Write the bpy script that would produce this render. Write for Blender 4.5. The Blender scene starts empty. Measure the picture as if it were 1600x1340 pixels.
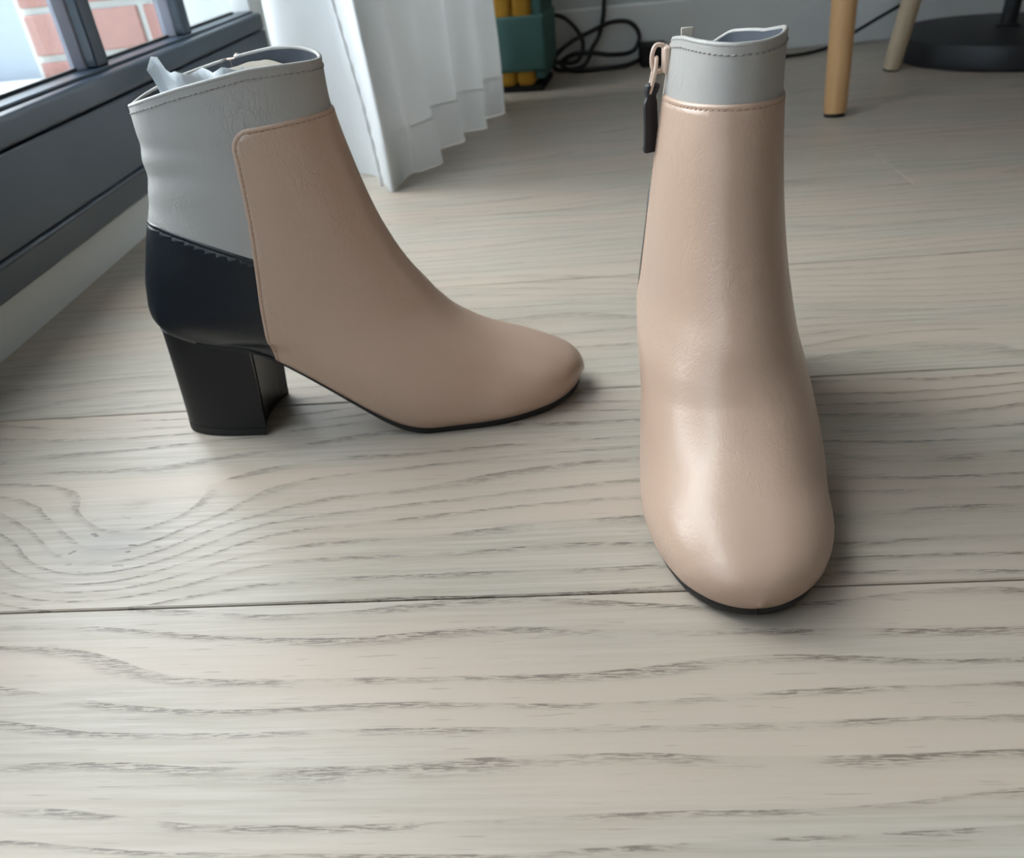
import bpy, bmesh, math, random
import numpy as np
from mathutils import Vector, Matrix

random.seed(7)
rng = np.random.default_rng(7)
scene = bpy.context.scene
COL = scene.collection

# ------------------------------------------------------------------ camera
FPX, PITCH, ROLL, YAW, CAM_H = 1240.0, 0.577556504, -0.106434024, 0.101294240, 0.27424035


def camera_axes():
    rt = np.array([1, 0, 0.]); fw = np.array([0, math.cos(PITCH), -math.sin(PITCH)]); up = np.array([0, math.sin(PITCH), math.cos(PITCH)])
    cr, sr = math.cos(ROLL), math.sin(ROLL)
    r2, u2 = cr * rt + sr * up, -sr * rt + cr * up
    cz, sz = math.cos(YAW), math.sin(YAW)
    Rz = np.array([[cz, -sz, 0], [sz, cz, 0], [0, 0, 1]])
    return Rz @ r2, Rz @ u2, Rz @ fw


_r, _u, _f = camera_axes()
cam = bpy.data.cameras.new('camera')
camo = bpy.data.objects.new('camera', cam)
COL.objects.link(camo)
m = Matrix.Identity(4)
for i in range(3):
    m[i][0], m[i][1], m[i][2] = _r[i], _u[i], -_f[i]
m[0][3], m[1][3], m[2][3] = 0, 0, CAM_H
camo.matrix_world = m
cam.sensor_width = 36.0
cam.sensor_fit = 'HORIZONTAL'
cam.lens = FPX * 36.0 / 1600.0
cam.clip_start = 0.02
cam.dof.use_dof = True
cam.dof.focus_distance = 0.38
cam.dof.aperture_fstop = 13.0
scene.camera = camo

# ------------------------------------------------------------------ light
world = bpy.data.worlds.new('world')
scene.world = world
world.use_nodes = True
bg = world.node_tree.nodes['Background']
bg.inputs[0].default_value = (0.93, 0.965, 1.0, 1)      # overcast daylight
bg.inputs[1].default_value = 9.0
scene.view_settings.view_transform = 'Standard'
scene.view_settings.look = 'None'
scene.view_settings.gamma = 1.0
scene.view_settings.use_curve_mapping = False
scene.view_settings.exposure = 0.37
scene.cycles.use_denoising = True
scene.cycles.max_bounces = 6
scene.cycles.diffuse_bounces = 3
scene.cycles.glossy_bounces = 3
scene.cycles.sample_clamp_indirect = 6.0


# ------------------------------------------------------------------ helpers
def link(o, parent=None):
    COL.objects.link(o)
    if parent is not None:
        o.parent = parent
    return o


def mesh_obj(name, verts, faces, mat, parent=None, smooth=True, auto=None):
    me = bpy.data.meshes.new(name)
    me.from_pydata([tuple(map(float, v)) for v in verts], [], [tuple(f) for f in faces])
    me.validate()
    me.update()
    if mat is not None:
        me.materials.append(mat)
    if smooth:
        me.polygons.foreach_set('use_smooth', [True] * len(me.polygons))
        if auto is not None:
            me.set_sharp_from_angle(angle=math.radians(auto))
    o = bpy.data.objects.new(name, me)
    return link(o, parent)


def bm_obj(name, bm, mat, parent=None, smooth=False, auto=None):
    me = bpy.data.meshes.new(name)
    bmesh.ops.recalc_face_normals(bm, faces=bm.faces)
    bm.to_mesh(me)
    bm.free()
    if mat is not None:
        me.materials.append(mat)
    if smooth:
        me.polygons.foreach_set('use_smooth', [True] * len(me.polygons))
        if auto is not None:
            me.set_sharp_from_angle(angle=math.radians(auto))
    o = bpy.data.objects.new(name, me)
    return link(o, parent)


def box_bm(lo, hi, bevel=0.0, seg=1):
    bm = bmesh.new()
    bmesh.ops.create_cube(bm, size=1.0)
    lo, hi = Vector(lo), Vector(hi)
    for v in bm.verts:
        v.co = Vector([lo[i] + (v.co[i] + .5) * (hi[i] - lo[i]) for i in range(3)])
    if bevel:
        bmesh.ops.bevel(bm, geom=bm.edges[:], offset=bevel, segments=seg, affect='EDGES', profile=.5)
    return bm


def box(name, lo, hi, mat, parent=None, bevel=0.0, seg=1):
    return bm_obj(name, box_bm(lo, hi, bevel, seg), mat, parent, smooth=bevel > 0, auto=35)


def empty(name, loc=(0, 0, 0), rotz=0.0):
    o = bpy.data.objects.new(name, None)
    o.location = loc
    o.rotation_euler = (0, 0, rotz)
    return link(o)


def tag(o, label=None, cat=None, group=None, kind=None):
    if label: o['label'] = label
    if cat: o['category'] = cat
    if group: o['group'] = group
    if kind: o['kind'] = kind
    return o


def catmull(A, sub):
    A = np.asarray(A, float)
    n = len(A)
    out = []
    E = np.vstack([2 * A[0] - A[1], A, 2 * A[-1] - A[-2]])
    for i in range(n - 1):
        p0, p1, p2, p3 = E[i], E[i + 1], E[i + 2], E[i + 3]
        for j in range(sub):
            t = j / sub
            out.append(.5 * ((2 * p1) + (-p0 + p2) * t + (2 * p0 - 5 * p1 + 4 * p2 - p3) * t * t + (-p0 + 3 * p1 - 3 * p2 + p3) * t ** 3))
    out.append(A[-1])
    return np.array(out)


def tube(points, radius, seg=10, cap=True, closed=False):
    """verts, faces of a tube along points; radius scalar or list"""
    pts = [Vector(p) for p in points]
    n = len(pts)
    rad = radius if hasattr(radius, '__len__') else [radius] * n
    V, F = [], []
    up = Vector((0.13, 0.31, 0.94)).normalized()
    for i, p in enumerate(pts):
        a = pts[(i - 1) % n] if (closed or i > 0) else p
        b = pts[(i + 1) % n] if (closed or i < n - 1) else p
        d = (b - a)
        d = d.normalized() if d.length > 1e-9 else Vector((0, 0, 1))
        s = d.cross(up)
        s = s.normalized() if s.length > 1e-4 else d.orthogonal().normalized()
        t = s.cross(d).normalized()
        up = t
        for k in range(seg):
            an = 2 * math.pi * k / seg
            V.append(p + (s * math.cos(an) + t * math.sin(an)) * rad[i])
    m_ = n if closed else n - 1
    for i in range(m_):
        for k in range(seg):
            a, b = i * seg + k, i * seg + (k + 1) % seg
            c, d = ((i + 1) % n) * seg + (k + 1) % seg, ((i + 1) % n) * seg + k
            F.append((a, b, c, d))
    if cap and not closed:
        F.append(tuple(range(seg))[::-1])
        F.append(tuple((n - 1) * seg + k for k in range(seg)))
    return V, F


# ------------------------------------------------------------------ materials
def srgb(r, g, b):
    def f(c):
        c /= 255.
        return c / 12.92 if c <= .04045 else ((c + .055) / 1.055) ** 2.4
    return (f(r), f(g), f(b), 1)


class NT:
    def __init__(self, name):
        self.m = bpy.data.materials.new(name)
        self.m.use_nodes = True
        self.t = self.m.node_tree
        self.b = self.t.nodes['Principled BSDF']
        self.out = self.t.nodes['Material Output']

    def n(self, typ, **kw):
        nd = self.t.nodes.new(typ)
        for k, v in kw.items():
            setattr(nd, k, v)
        return nd

    def l(self, a, b):
        self.t.links.new(a, b)

    def val(self, x, sock):
        if isinstance(x, (int, float)):
            sock.default_value = x
        elif isinstance(x, tuple):
            sock.default_value = x
        else:
            self.l(x, sock)

    def math(self, op, a, b=0.0, c=0.0, clamp=False):
        nd = self.n('ShaderNodeMath', operation=op, use_clamp=clamp)
        for i, v in enumerate((a, b, c)):
            self.val(v, nd.inputs[i])
        return nd.outputs[0]

    def noise(self, vec, scale, detail=2.0, rough=.5, dist=0.0):
        nd = self.n('ShaderNodeTexNoise')
        if vec is not None: self.l(vec, nd.inputs['Vector'])
        nd.inputs['Scale'].default_value = scale
        nd.inputs['Detail'].default_value = detail
        nd.inputs['Roughness'].default_value = rough
        nd.inputs['Distortion'].default_value = dist
        return nd.outputs[0]

    def combine(self, x, y, z):
        nd = self.n('ShaderNodeCombineXYZ')
        for i, v in enumerate((x, y, z)):
            self.val(v, nd.inputs[i])
        return nd.outputs[0]

    def smooth(self, v, lo, hi):
        nd = self.n('ShaderNodeMapRange', interpolation_type='SMOOTHSTEP')
        self.val(v, nd.inputs[0])
        nd.inputs[1].default_value, nd.inputs[2].default_value = lo, hi
        return nd.outputs[0]

    def mix(self, fac, a, b, blend='MIX'):
        nd = self.n('ShaderNodeMix', data_type='RGBA', blend_type=blend)
        self.val(fac, nd.inputs[0])
        self.val(a, nd.inputs[6])
        self.val(b, nd.inputs[7])
        return nd.outputs[2]

    def bump(self, h, strength, dist, normal=None):
        nd = self.n('ShaderNodeBump')
        nd.inputs['Strength'].default_value = strength
        nd.inputs['Distance'].default_value = dist
        self.l(h, nd.inputs['Height'])
        if normal is not None: self.l(normal, nd.inputs['Normal'])
        return nd.outputs[0]

    def obj(self):
        return self.n('ShaderNodeTexCoord').outputs['Object']


def simple(name, col, rough=.5, metal=0.0, bump=None, var=0.0, vscale=20, spec=.5):
    k = NT(name)
    k.b.inputs['Roughness'].default_value = rough
    k.b.inputs['Metallic'].default_value = metal
    k.b.inputs['Specular IOR Level'].default_value = spec
    co = k.obj()
    if var:
        nz = k.noise(co, vscale, 3)
        dark = tuple(c * (1 - var) for c in col[:3]) + (1,)
        k.l(k.mix(nz, dark, col), k.b.inputs['Base Color'])
    else:
        k.b.inputs['Base Color'].default_value = col
    if bump:
        sc, st, di = bump
        k.l(k.bump(k.noise(co, sc, 3), st, di), k.b.inputs['Normal'])
    return k.m


def leather(name, col, rough, grain=.25, crease=.25, spec=.5, stretch=(1, 1, 1), var=.06):
    k = NT(name)
    co = k.obj()
    mp = k.n('ShaderNodeMapping')
    mp.inputs['Scale'].default_value = stretch
    k.l(co, mp.inputs['Vector'])
    g = k.noise(co, 620, 2, .5)
    n1 = k.bump(g, grain, .0003)
    cr = k.noise(mp.outputs[0], 130, 4, .6, .6)
    cr2 = k.math('ABSOLUTE', k.math('SUBTRACT', cr, .5))
    cr3 = k.smooth(cr2, 0.0, .06)
    msk = k.smooth(k.noise(co, 22, 2), .42, .66)
    crm = k.math('MULTIPLY', k.math('SUBTRACT', 1.0, cr3), msk)
    n2 = k.bump(k.math('SUBTRACT', 1.0, crm), crease, .0007, n1)
    k.l(k.bump(k.noise(co, 30, 2), .12, .003, n2), k.b.inputs['Normal'])
    nz = k.noise(co, 14, 4)
    dark = tuple(c * (1 - 2 * var) for c in col[:3]) + (1,)
    k.l(k.mix(nz, dark, col), k.b.inputs['Base Color'])
    rr = k.math('ADD', rough, k.math('MULTIPLY', k.noise(co, 240, 3), .06))
    k.l(rr, k.b.inputs['Roughness'])
    k.b.inputs['Specular IOR Level'].default_value = spec
    return k.m


def oak(name, freq=5.0, amp=.6, seed=0.0, pore=1.0, knot=None, base=(185, 177, 164), arch=0.0, archx=0.0, var=.05):
    """limed oak board; local x along the board, y across. Growth rings are contour lines of a height field."""
    k = NT(name)
    tc = k.obj()
    sep = k.n('ShaderNodeSeparateXYZ')
    k.l(tc, sep.inputs[0])
    x, y = sep.outputs[0], sep.outputs[1]
    rnd = k.n('ShaderNodeObjectInfo').outputs['Random']
    sd = k.math('MULTIPLY_ADD', rnd, 37.0, seed) if seed == 0.0 else seed
    low = k.noise(k.combine(k.math('MULTIPLY', x, 1.5), k.math('MULTIPLY', y, 6.0), sd), 1.0, 2, .45)
    mid = k.noise(k.combine(k.math('MULTIPLY', x, 9.0), k.math('MULTIPLY', y, 45.0), sd), 1.0, 2, .5)
    h = k.math('ADD', k.math('MULTIPLY', y, 10.0), k.math('MULTIPLY', k.math('SUBTRACT', low, .5), amp * 6))
    h = k.math('ADD', h, k.math('MULTIPLY', mid, .07))
    if arch:
        dx = k.math('SUBTRACT', x, archx)
        h = k.math('ADD', h, k.math('MULTIPLY', k.math('MULTIPLY', dx, dx), arch))
    kmask = None
    if knot:
        kx, ky, s, a = knot
        ex = k.math('MULTIPLY', k.math('SUBTRACT', x, kx), 1 / (s * 1.35))
        ey = k.math('MULTIPLY', k.math('SUBTRACT', y, ky), 1 / s)
        r2 = k.math('ADD', k.math('MULTIPLY', ex, ex), k.math('MULTIPLY', ey, ey))
        gk = k.math('POWER', 2.71828, k.math('MULTIPLY', r2, -1.0))
        h = k.math('ADD', h, k.math('MULTIPLY', gk, a))
        kmask = k.math('POWER', 2.71828, k.math('MULTIPLY', r2, -7.0))
    fr = k.math('FRACT', k.math('MULTIPLY', h, freq))
    # late-wood band of pores: sharp on one side, fading on the other
    band = k.math('MULTIPLY', k.smooth(fr, .66, .95), k.math('SUBTRACT', 1.0, k.smooth(fr, .97, 1.0)))
    po = k.noise(k.combine(k.math('MULTIPLY', x, 120.0), k.math('MULTIPLY', y, 2100.0), sd), 1.0, 2, .6)
    dash = k.smooth(po, .48, .53)
    brk = k.smooth(k.noise(k.combine(k.math('MULTIPLY', x, 22.0), k.math('MULTIPLY', y, 90.0), sd), 1.0, 2), .34, .56)
    mask = k.math('MULTIPLY', k.math('MULTIPLY', band, dash), brk)
    fine = k.noise(k.combine(k.math('MULTIPLY', x, 14.0), k.math('MULTIPLY', y, 420.0), sd), 1.0, 3, .6)
    fleck = k.math('MULTIPLY', k.smooth(k.noise(k.combine(k.math('MULTIPLY', x, 45.0), k.math('MULTIPLY', y, 900.0), sd), 1.0, 1), .68, .76), .35)
    c0 = srgb(*base)
    c1 = srgb(base[0] - 16, base[1] - 18, base[2] - 20)
    c2 = srgb(base[0] + 4, base[1] - 4, base[2] - 7)
    col = k.mix(k.smooth(fine, .3, .7), c0, c1)
    col = k.mix(k.smooth(k.noise(k.combine(k.math('MULTIPLY', x, 3.0), k.math('MULTIPLY', y, 20.0), sd), 1.0, 2), .35, .7), col, c2)
    col = k.mix(k.math('MULTIPLY', k.smooth(fr, .35, .95), .22), col, srgb(base[0] - 26, base[1] - 28, base[2] - 30))
    if kmask is not None:
        col = k.mix(k.math('MULTIPLY', kmask, .55), col, srgb(150, 146, 146))
        crack = k.math('MULTIPLY', kmask, k.smooth(k.noise(k.combine(k.math('MULTIPLY', x, 110.0), k.math('MULTIPLY', y, 260.0), 3.3), 1.0, 1), .70, .74))
        col = k.mix(crack, col, srgb(40, 36, 33))
    tot = k.math('MULTIPLY', k.math('ADD', k.math('MULTIPLY', mask, pore), fleck), 1.0, clamp=True)
    col = k.mix(k.math('MULTIPLY', tot, .64), col, srgb(80, 70, 61))
    bri = k.math('MULTIPLY_ADD', rnd, var * 2, 1 - var)
    hs = k.n('ShaderNodeHueSaturation')
    k.l(bri, hs.inputs['Value'])
    k.l(col, hs.inputs['Color'])
    k.l(hs.outputs[0], k.b.inputs['Base Color'])
    hgt = k.math('SUBTRACT', k.math('MULTIPLY', fine, .25), tot)
    k.l(k.bump(hgt, .35, .0005), k.b.inputs['Normal'])
    k.l(k.math('MULTIPLY_ADD', fine, .14, .34), k.b.inputs['Roughness'])
    k.b.inputs['Specular IOR Level'].default_value = .45
    return k.m


M_BEIGE = leather('beige_leather', srgb(195, 166, 146), .285, .3, .2, .6, (1, 1, .45))
M_GREY = leather('grey_leather', srgb(172, 169, 164), .40, .3, .32, .5, (1, 1, .6))
M_BLACK = leather('black_leather', srgb(24, 28, 34), .285, .25, .1, .55)
M_HEEL = simple('heel_cover', srgb(15, 18, 24), .40, bump=(600, .1, .0002), spec=.35)
M_LIFT = simple('rubber_lift', srgb(18, 20, 23), .55)
M_SOLE = simple('outsole', srgb(17, 18, 21), .5, bump=(500, .2, .0002))
M_LINING = leather('grey_blue_lining', srgb(74, 80, 90), .5, .2, .5)
M_THREAD_B = simple('beige_thread', srgb(178, 146, 126), .7)
M_THREAD_G = simple('grey_thread', srgb(150, 144, 140), .7)
M_THREAD_K = simple('black_thread', srgb(12, 13, 15), .7)
M_ZIPTAPE = simple('zip_tape', srgb(150, 128, 112), .8, bump=(1500, .4, .0002))
M_ZIPMETAL = simple('painted_zip', srgb(216, 190, 172), .3)
M_TASSEL = leather('navy_leather', srgb(26, 27, 33), .5, .4, .5)
M_PAPER = simple('cream_paper', srgb(226, 214, 196), .8, bump=(120, .5, .002), var=.1)
M_WOOD = None


# ------------------------------------------------------------------ floor
PLANK_W, LINE0 = 0.19, 0.27301
floor = box('floor', (-0.50, -1.3, -0.06), (2.0, 1.735, -0.015), simple('subfloor', srgb(90, 80, 70), .9))
tag(floor, 'pale limed oak plank floor', None, kind='structure')
M_OAK = oak('oak_generic', freq=6.0, amp=.40, pore=.55)
M_OAK_A = oak('oak_broad_grain', freq=5.2, amp=.42, seed=11.3, pore=1.2, arch=-.9, archx=-.1)
M_OAK_B = oak('oak_with_knot', freq=4.6, amp=.40, seed=4.7, knot=None)


def plank(row, x0, x1, mat):
    g = .0005
    y0, y1 = LINE0 + row * PLANK_W + g, LINE0 + (row + 1) * PLANK_W - g
    cx, cy = (x0 + x1) / 2, (y0 + y1) / 2
    o = box('plank', (x0 - cx + g, y0 - cy, -.015), (x1 - cx - g, y1 - cy, 0), mat, floor, bevel=.0007)
    o.location = (cx, cy, 0)
    return o


KNOT_PLANK_X = None
for row in range(-8, 8):
    if row == -1:
        segs = [(-.50, 1.25), (1.25, 2.0)]
    elif row == 0:
        segs = [(-.50, .80), (.80, 2.0)]
    elif row == 3:
        segs = [(-.50, .357), (.357, 2.0)]
    elif row == 2:
        segs = [(-.50, 1.1), (1.1, 2.0)]
    else:
        c_ = random.uniform(.7, 1.5)
        segs = [(-.50, c_), (c_, 2.0)]
    for si, (a, b) in enumerate(segs):
        mat = M_OAK
        if row == -1 and si == 0: mat = M_OAK_A
        if row == 0 and si == 0:
            cx, cy = (a + b) / 2, LINE0 + .5 * PLANK_W
            M_OAK_B = oak('oak_with_knot', freq=8.0, amp=.26, seed=4.7, knot=(-.262 - cx, .322 - cy, .050, .62))
            mat = M_OAK_B
        plank(row, a, b, mat)

# ------------------------------------------------------------------ room shell and window
M_WHITE = simple('white_paint', srgb(226, 228, 226), .6, bump=(90, .15, .001))
M_WALL = simple('back_wall_paint', srgb(196, 200, 198), .8, bump=(200, .2, .001))
M_CEIL = simple('ceiling_paint', srgb(232, 231, 228), .9)
M_FRAME = simple('anthracite_frame', srgb(42, 56, 70), .29, bump=(400, .05, .0003), spec=.6)
M_BEAD = simple('glazing_bead', srgb(168, 170, 184), .35)
M_GASKET = simple('rubber_gasket', srgb(18, 20, 22), .7)

WC, WN = -0.4535, (0.99948, 0.03218)      # inner face of the window wall
WROT = math.atan2(-0.0322, 1.0)          # wall frame: local x = into room, local y = along wall


def wall_empty(name):
    o = empty(name, (WN[0] * WC, WN[1] * WC, 0), math.atan2(WN[1], WN[0]))
    return o


def wbox(name, lo, hi, mat, parent, bevel=.0, seg=1):
    return box(name, lo, hi, mat, parent, bevel, seg)


Y0, Y1 = -1.25, 1.72
wl = wall_empty('wall_left')
tag(wl, 'low white strip of wall under the dark window frame', kind='structure')
wbox('plinth', (-.12, Y0, -.02), (0, Y1, .0425), M_WHITE, wl)
wbox('lintel', (-.12, Y0, 1.75), (0, Y1, 2.6), M_WHITE, wl)
wbox('near_pier', (-.12, Y0, .0425), (0, -.42, 1.75), M_WHITE, wl)
wbox('far_pier', (-.12, 1.45, .0425), (0, Y1, 1.75), M_WHITE, wl)
Y0, Y1 = -.42, 1.45
win = wall_empty('window_1')
tag(win, 'anthracite framed window with narrow panes beside the boots', kind='structure')
wbox('bottom_rail', (-.034, Y0, .0425), (.012, Y1, .0735), M_FRAME, win, .002)
wbox('lower_panel', (-.034, Y0, .074), (.018, Y1, .1445), M_FRAME, win, .0015)
wbox('upper_panel', (-.034, Y0, .1452), (.018, Y1, .1705), M_FRAME, win, .006, 5)
wbox('drip_edge', (.0, Y0, .0705), (.0225, Y1, .0745), M_FRAME, win, .0018, 3)
wbox('sill_ledge', (-.034, Y0, .1706), (.004, Y1, .1735), M_FRAME, win, .0008)
GLASS_X = -.024
mull = [.915 - .257 * i for i in range(8, -4, -1)]
mull = [y for y in mull if Y0 + .05 < y < Y1 - .08]
for y in mull:
    wbox('mullion', (GLASS_X - .008, y - .014, .1735), (-.002, y + .014, 1.75), M_FRAME, win, .0015)
    for s in (-1, 1):
        bm = bmesh.new()
        ya, yb = y + s * .0138, y + s * .024
        prof = [(-.013, ya), (-.014, y + s * .017), (GLASS_X + .002, yb), (GLASS_X - .002, yb), (GLASS_X - .002, ya)]
        lo = [bm.verts.new((px, py, .174)) for px, py in prof]
        hi = [bm.verts.new((px, py, 1.75)) for px, py in prof]
        n = len(prof)
        for i in range(n):
            bm.faces.new((lo[i], lo[(i + 1) % n], hi[(i + 1) % n], hi[i]))
        bm.faces.new(lo); bm.faces.new(hi[::-1])
        bm_obj('glazing_bead', bm, M_BEAD, win)
kg = NT('window_glass')
tr = kg.n('ShaderNodeBsdfTransparent'); tr.inputs[0].default_value = (.96, .98, .98, 1)
gl = kg.n('ShaderNodeBsdfGlossy'); gl.inputs['Roughness'].default_value = .01
mx = kg.n('ShaderNodeMixShader')
fz = kg.n('ShaderNodeLayerWeight'); fz.inputs[0].default_value = .5
kg.l(kg.math('MULTIPLY_ADD', kg.math('POWER', fz.outputs['Facing'], 4.0), .35, .03), mx.inputs[0]); kg.l(tr.outputs[0], mx.inputs[1]); kg.l(gl.outputs[0], mx.inputs[2])
kg.l(mx.outputs[0], kg.out.inputs[0])
edges = [Y0] + mull + [Y1]
for a, b in zip(edges[:-1], edges[1:]):
    wbox('pane', (GLASS_X - .004, a + .0145, .172), (GLASS_X, b - .0145, 1.75), kg.m, win)
    wbox('bottom_gasket', (GLASS_X, a + .024, .1736), (GLASS_X + .004, b - .024, .1765), M_GASKET, win)

wb = box('wall_back', (-.62, 1.715, 0), (2.2, 1.80, 2.6), M_WALL)
tag(wb, 'grey white back wall behind the boots', kind='structure')
bb = box('baseboard_back', (-.48, 1.703, .0), (2.0, 1.7149, .104), M_WHITE, None, .003)
tag(bb, 'white baseboard along the back wall', kind='structure')
M_ROOM = simple('taupe_wall_paint', srgb(140, 134, 127), .85)
wr = box('wall_right', (2.0, -1.3, 0), (2.1, 1.80, 2.6), M_ROOM)
tag(wr, 'plain wall on the right of the room', kind='structure')
wn_ = box('wall_near', (-.62, -1.40, 0), (2.1, -1.30, 2.6), M_ROOM)
tag(wn_, 'plain wall behind the viewer', kind='structure')
ce = box('ceiling', (-.62, -1.40, 2.6), (2.2, 1.80, 2.68), M_CEIL)
tag(ce, 'plain white ceiling', kind='structure')

# portal over the glazing
pl = bpy.data.lights.new('window_portal', 'AREA')
pl.shape = 'RECTANGLE'
pl.size, pl.size_y = 1.87, 1.6
pl.cycles.is_portal = True
po = bpy.data.objects.new('window_portal', pl)
po.location = (WN[0] * (WC - .11) - WN[1] * .515, WN[1] * (WC - .11) + WN[0] * .515, .96)
po.rotation_euler = Vector((WN[0], WN[1], 0)).to_track_quat('-Z', 'Z').to_euler()
link(po)

# ------------------------------------------------------------------ outside: brick pier, pale render, sill
M_MORTAR = simple('pale_mortar', srgb(206, 210, 206), .9, bump=(300, .4, .002))
M_RENDER = simple('pale_render', srgb(166, 177, 190), .9)
M_GREEN = simple('grey_green_panel', srgb(128, 142, 138), .7)
bricks_m = [simple('brick_red_%d' % i, srgb(*c), .9, bump=(160, .5, .003), var=.2, vscale=40) for i, c in enumerate([(178, 134, 126), (168, 124, 116), (184, 142, 134)])]
ow = box('wall_outside', (-.935, 1.510, -.05), (-.615, 1.74, .62), M_MORTAR)
tag(ow, 'red brick pier with pale joints seen through the window', kind='structure')
bh, bl, jt = .064, .205, .0115
z = .130 - 2 * (bh + jt)
course = 0
brick_mesh = {}
while z < .55:
    xx = -.925 - (.11 if course % 2 else 0)
    while xx < -.625:
        a, b = max(xx, -.925), min(xx + bl, -.62)
        if b - a > .03:
            key = (round(b - a, 3), random.randrange(3))
            if key not in brick_mesh:
                o = box('brick', (0, 0, 0), (key[0], .02, bh), bricks_m[key[1]], ow, .002)
                brick_mesh[key] = o.data
            else:
                o = link(bpy.data.objects.new('brick', brick_mesh[key]), ow)
            o.location = (a, 1.502 + random.uniform(-.001, .001), z)
        xx += bl + jt
    z += bh + jt
    course += 1
rw = box('wall_rendered', (-2.4, 1.53, -.05), (-.936, 1.64, .5), M_RENDER)
tag(rw, 'pale blue rendered outside wall left of the brick pier', kind='structure')
gp = box('trim_outside', (-.614, 1.535, -.05), (-.57, 1.56, .62), M_GREEN)
tag(gp, 'grey green panel outside the farthest window pane', kind='structure')
op = box('wall_sky_block_far', (-3.4, -6, -3.0), (-3.0, 0.9, 4.6), simple('sky_block_render', srgb(118, 112, 106), .9))  # unseen, added to cut off low sky; ends early to leave far sky open
tag(op, 'unseen wall added across from the window to block low sky', kind='structure')
bw = box('wall_sky_block_side', (-3.0, -.65, -.05), (-.60, -.53, 3.6), M_RENDER)  # unseen, added to keep near-side sky light off the boots
tag(bw, 'unseen side wall added outside the window to block sky', kind='structure')
es = box('outside_sill', (-2.4, -1.6, -.05), (-.60, 1.50, .095), M_MORTAR)
tag(es, 'pale concrete ledge outside the window', kind='structure')


# ------------------------------------------------------------------ boots
ST = np.array([[22.6, 202.3, 133.1, 219.1, 26.2, 26.1, -0.8], [20.9, 180.0, 132.8, 193.5, 27.8, 28.3, 0.1], [16.6, 153.1, 137.6, 164.1, 30.0, 31.1, 0.6],
[5.3, 124.4, 145.2, 134.1, 32.6, 34.3, 0.2], [-2.8, 99.4, 154.5, 110.7, 35.4, 37.9, -0.6], [-2.0, 79.8, 162.4, 96.4, 39.0, 41.2, -0.9],
[24.5, 69.4, 169.3, 85.6, 42.4, 44.3, 0.0], [66.2, 61.2, 177.0, 73.9, 44.0, 47.2, 0.5], [108.3, 34.7, 188.3, 62.3, 44.8, 48.5, -0.7],
[149.1, 6.6, 205.1, 51.5, 46.3, 49.0, 0.6], [180.4, 4.4, 221.4, 44.1, 44.5, 48.1, 2.3], [208.4, 5.4, 236.0, 37.6, 40.6, 45.1, 4.0],
[233.2, 9.0, 249.0, 31.5, 33.3, 37.2, 5.8], [251.5, 11.4, 258.8, 26.6, 22.5, 23.6, 6.4], [264.0, 12.9, 264.9, 20.1, 7.1, 4.7, 7.4]])
BL = np.array([[0, 0, 0, 0, .1, .35, .7, 1, 1, 1, 1, 1, 1, 1, 1], [.8, .8, .8, .8, .8, .78, .76, .74, .78, .88, .93, .93, .93, .93, .93]]).T
SUB, MH = 10, 64


def boot_surface():
    S = catmull(np.hstack([ST, BL]), SUB)[:10 * SUB + 1]
    th = np.linspace(0, np.pi / 2, 42)[1:]
    sn = np.sin(th)
    W = np.maximum(1 - sn ** 2.1, 0) ** (1 / 2.1)
    toe = np.stack([180.4 + 80.2 * sn, 4.4 + 5.0 * sn ** 3, 221.4 + 43.1 * sn, 44.1 - 19.3 * th + 2.5 * th * th - 6.0 * (th / (np.pi / 2)) ** 7, 44.0 * W, 46.5 * W, 4 + 4 * sn ** 2, 0 * th + 1, 0 * th + .93], 1)
    S[-SUB:, 4] += (44.0 - 44.5) * (np.arange(1, SUB + 1) / SUB)
    S[-SUB:, 5] += (46.5 - 48.1) * (np.arange(1, SUB + 1) / SUB)
    S[-SUB:, 6] += (4 - 2.3) * (np.arange(1, SUB + 1) / SUB)
    S = np.vstack([S, toe])
    a0, a1 = 8 * SUB, 10 * SUB + 22
    for _ in range(22):
        S[a0:a1] = .25 * S[a0 - 1:a1 - 1] + .5 * S[a0:a1] + .25 * S[a0 + 1:a1 + 1]
    q = np.linspace(0, 1, MH + 1)
    te = (1 - np.cos(np.pi * q)) / 2
    we = np.sin(np.pi * q) ** .92
    we[-1] = 0
    qb = .22
    ps = np.clip((q - qb) / (1 - qb), 0, 1) * np.pi / 2
    V, C = [], []
    kq = int(round(qb * MH))
    for ri, r in enumerate(S):
        wb_ = r[8]
        n = np.interp(ri, [0, 9 * SUB, 10 * SUB, 10 * SUB + 20, 10 * SUB + 42], [2.35, 2.35, 2.36, 2.5, 2.6])
        td = np.where(q < qb, 0, np.sin(ps) ** (2 / n))
        wd = np.where(q < qb, q / qb * wb_, np.abs(np.cos(ps)) ** (2 / n) * (1 - (1 - wb_) * np.exp(-(td / (.1 + .9 * (.93 - wb_))) ** 2)))
        wd[-1] = 0
        b = min(1, max(0, r[7]))
        t = te * (1 - b) + td * b
        w = we * (1 - b) + wd * b
        x = r[0] + (r[2] - r[0]) * t
        z_ = r[1] + (r[3] - r[1]) * t
        lat = np.stack([x, r[6] - w * r[4], z_], 1)
        med = np.stack([x, r[6] + w * r[5], z_], 1)
        V.append(np.vstack([lat, med[-2:0:-1]]))
        C.append((lat[kq], med[kq]))
    return np.array(V), np.array(C)


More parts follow.
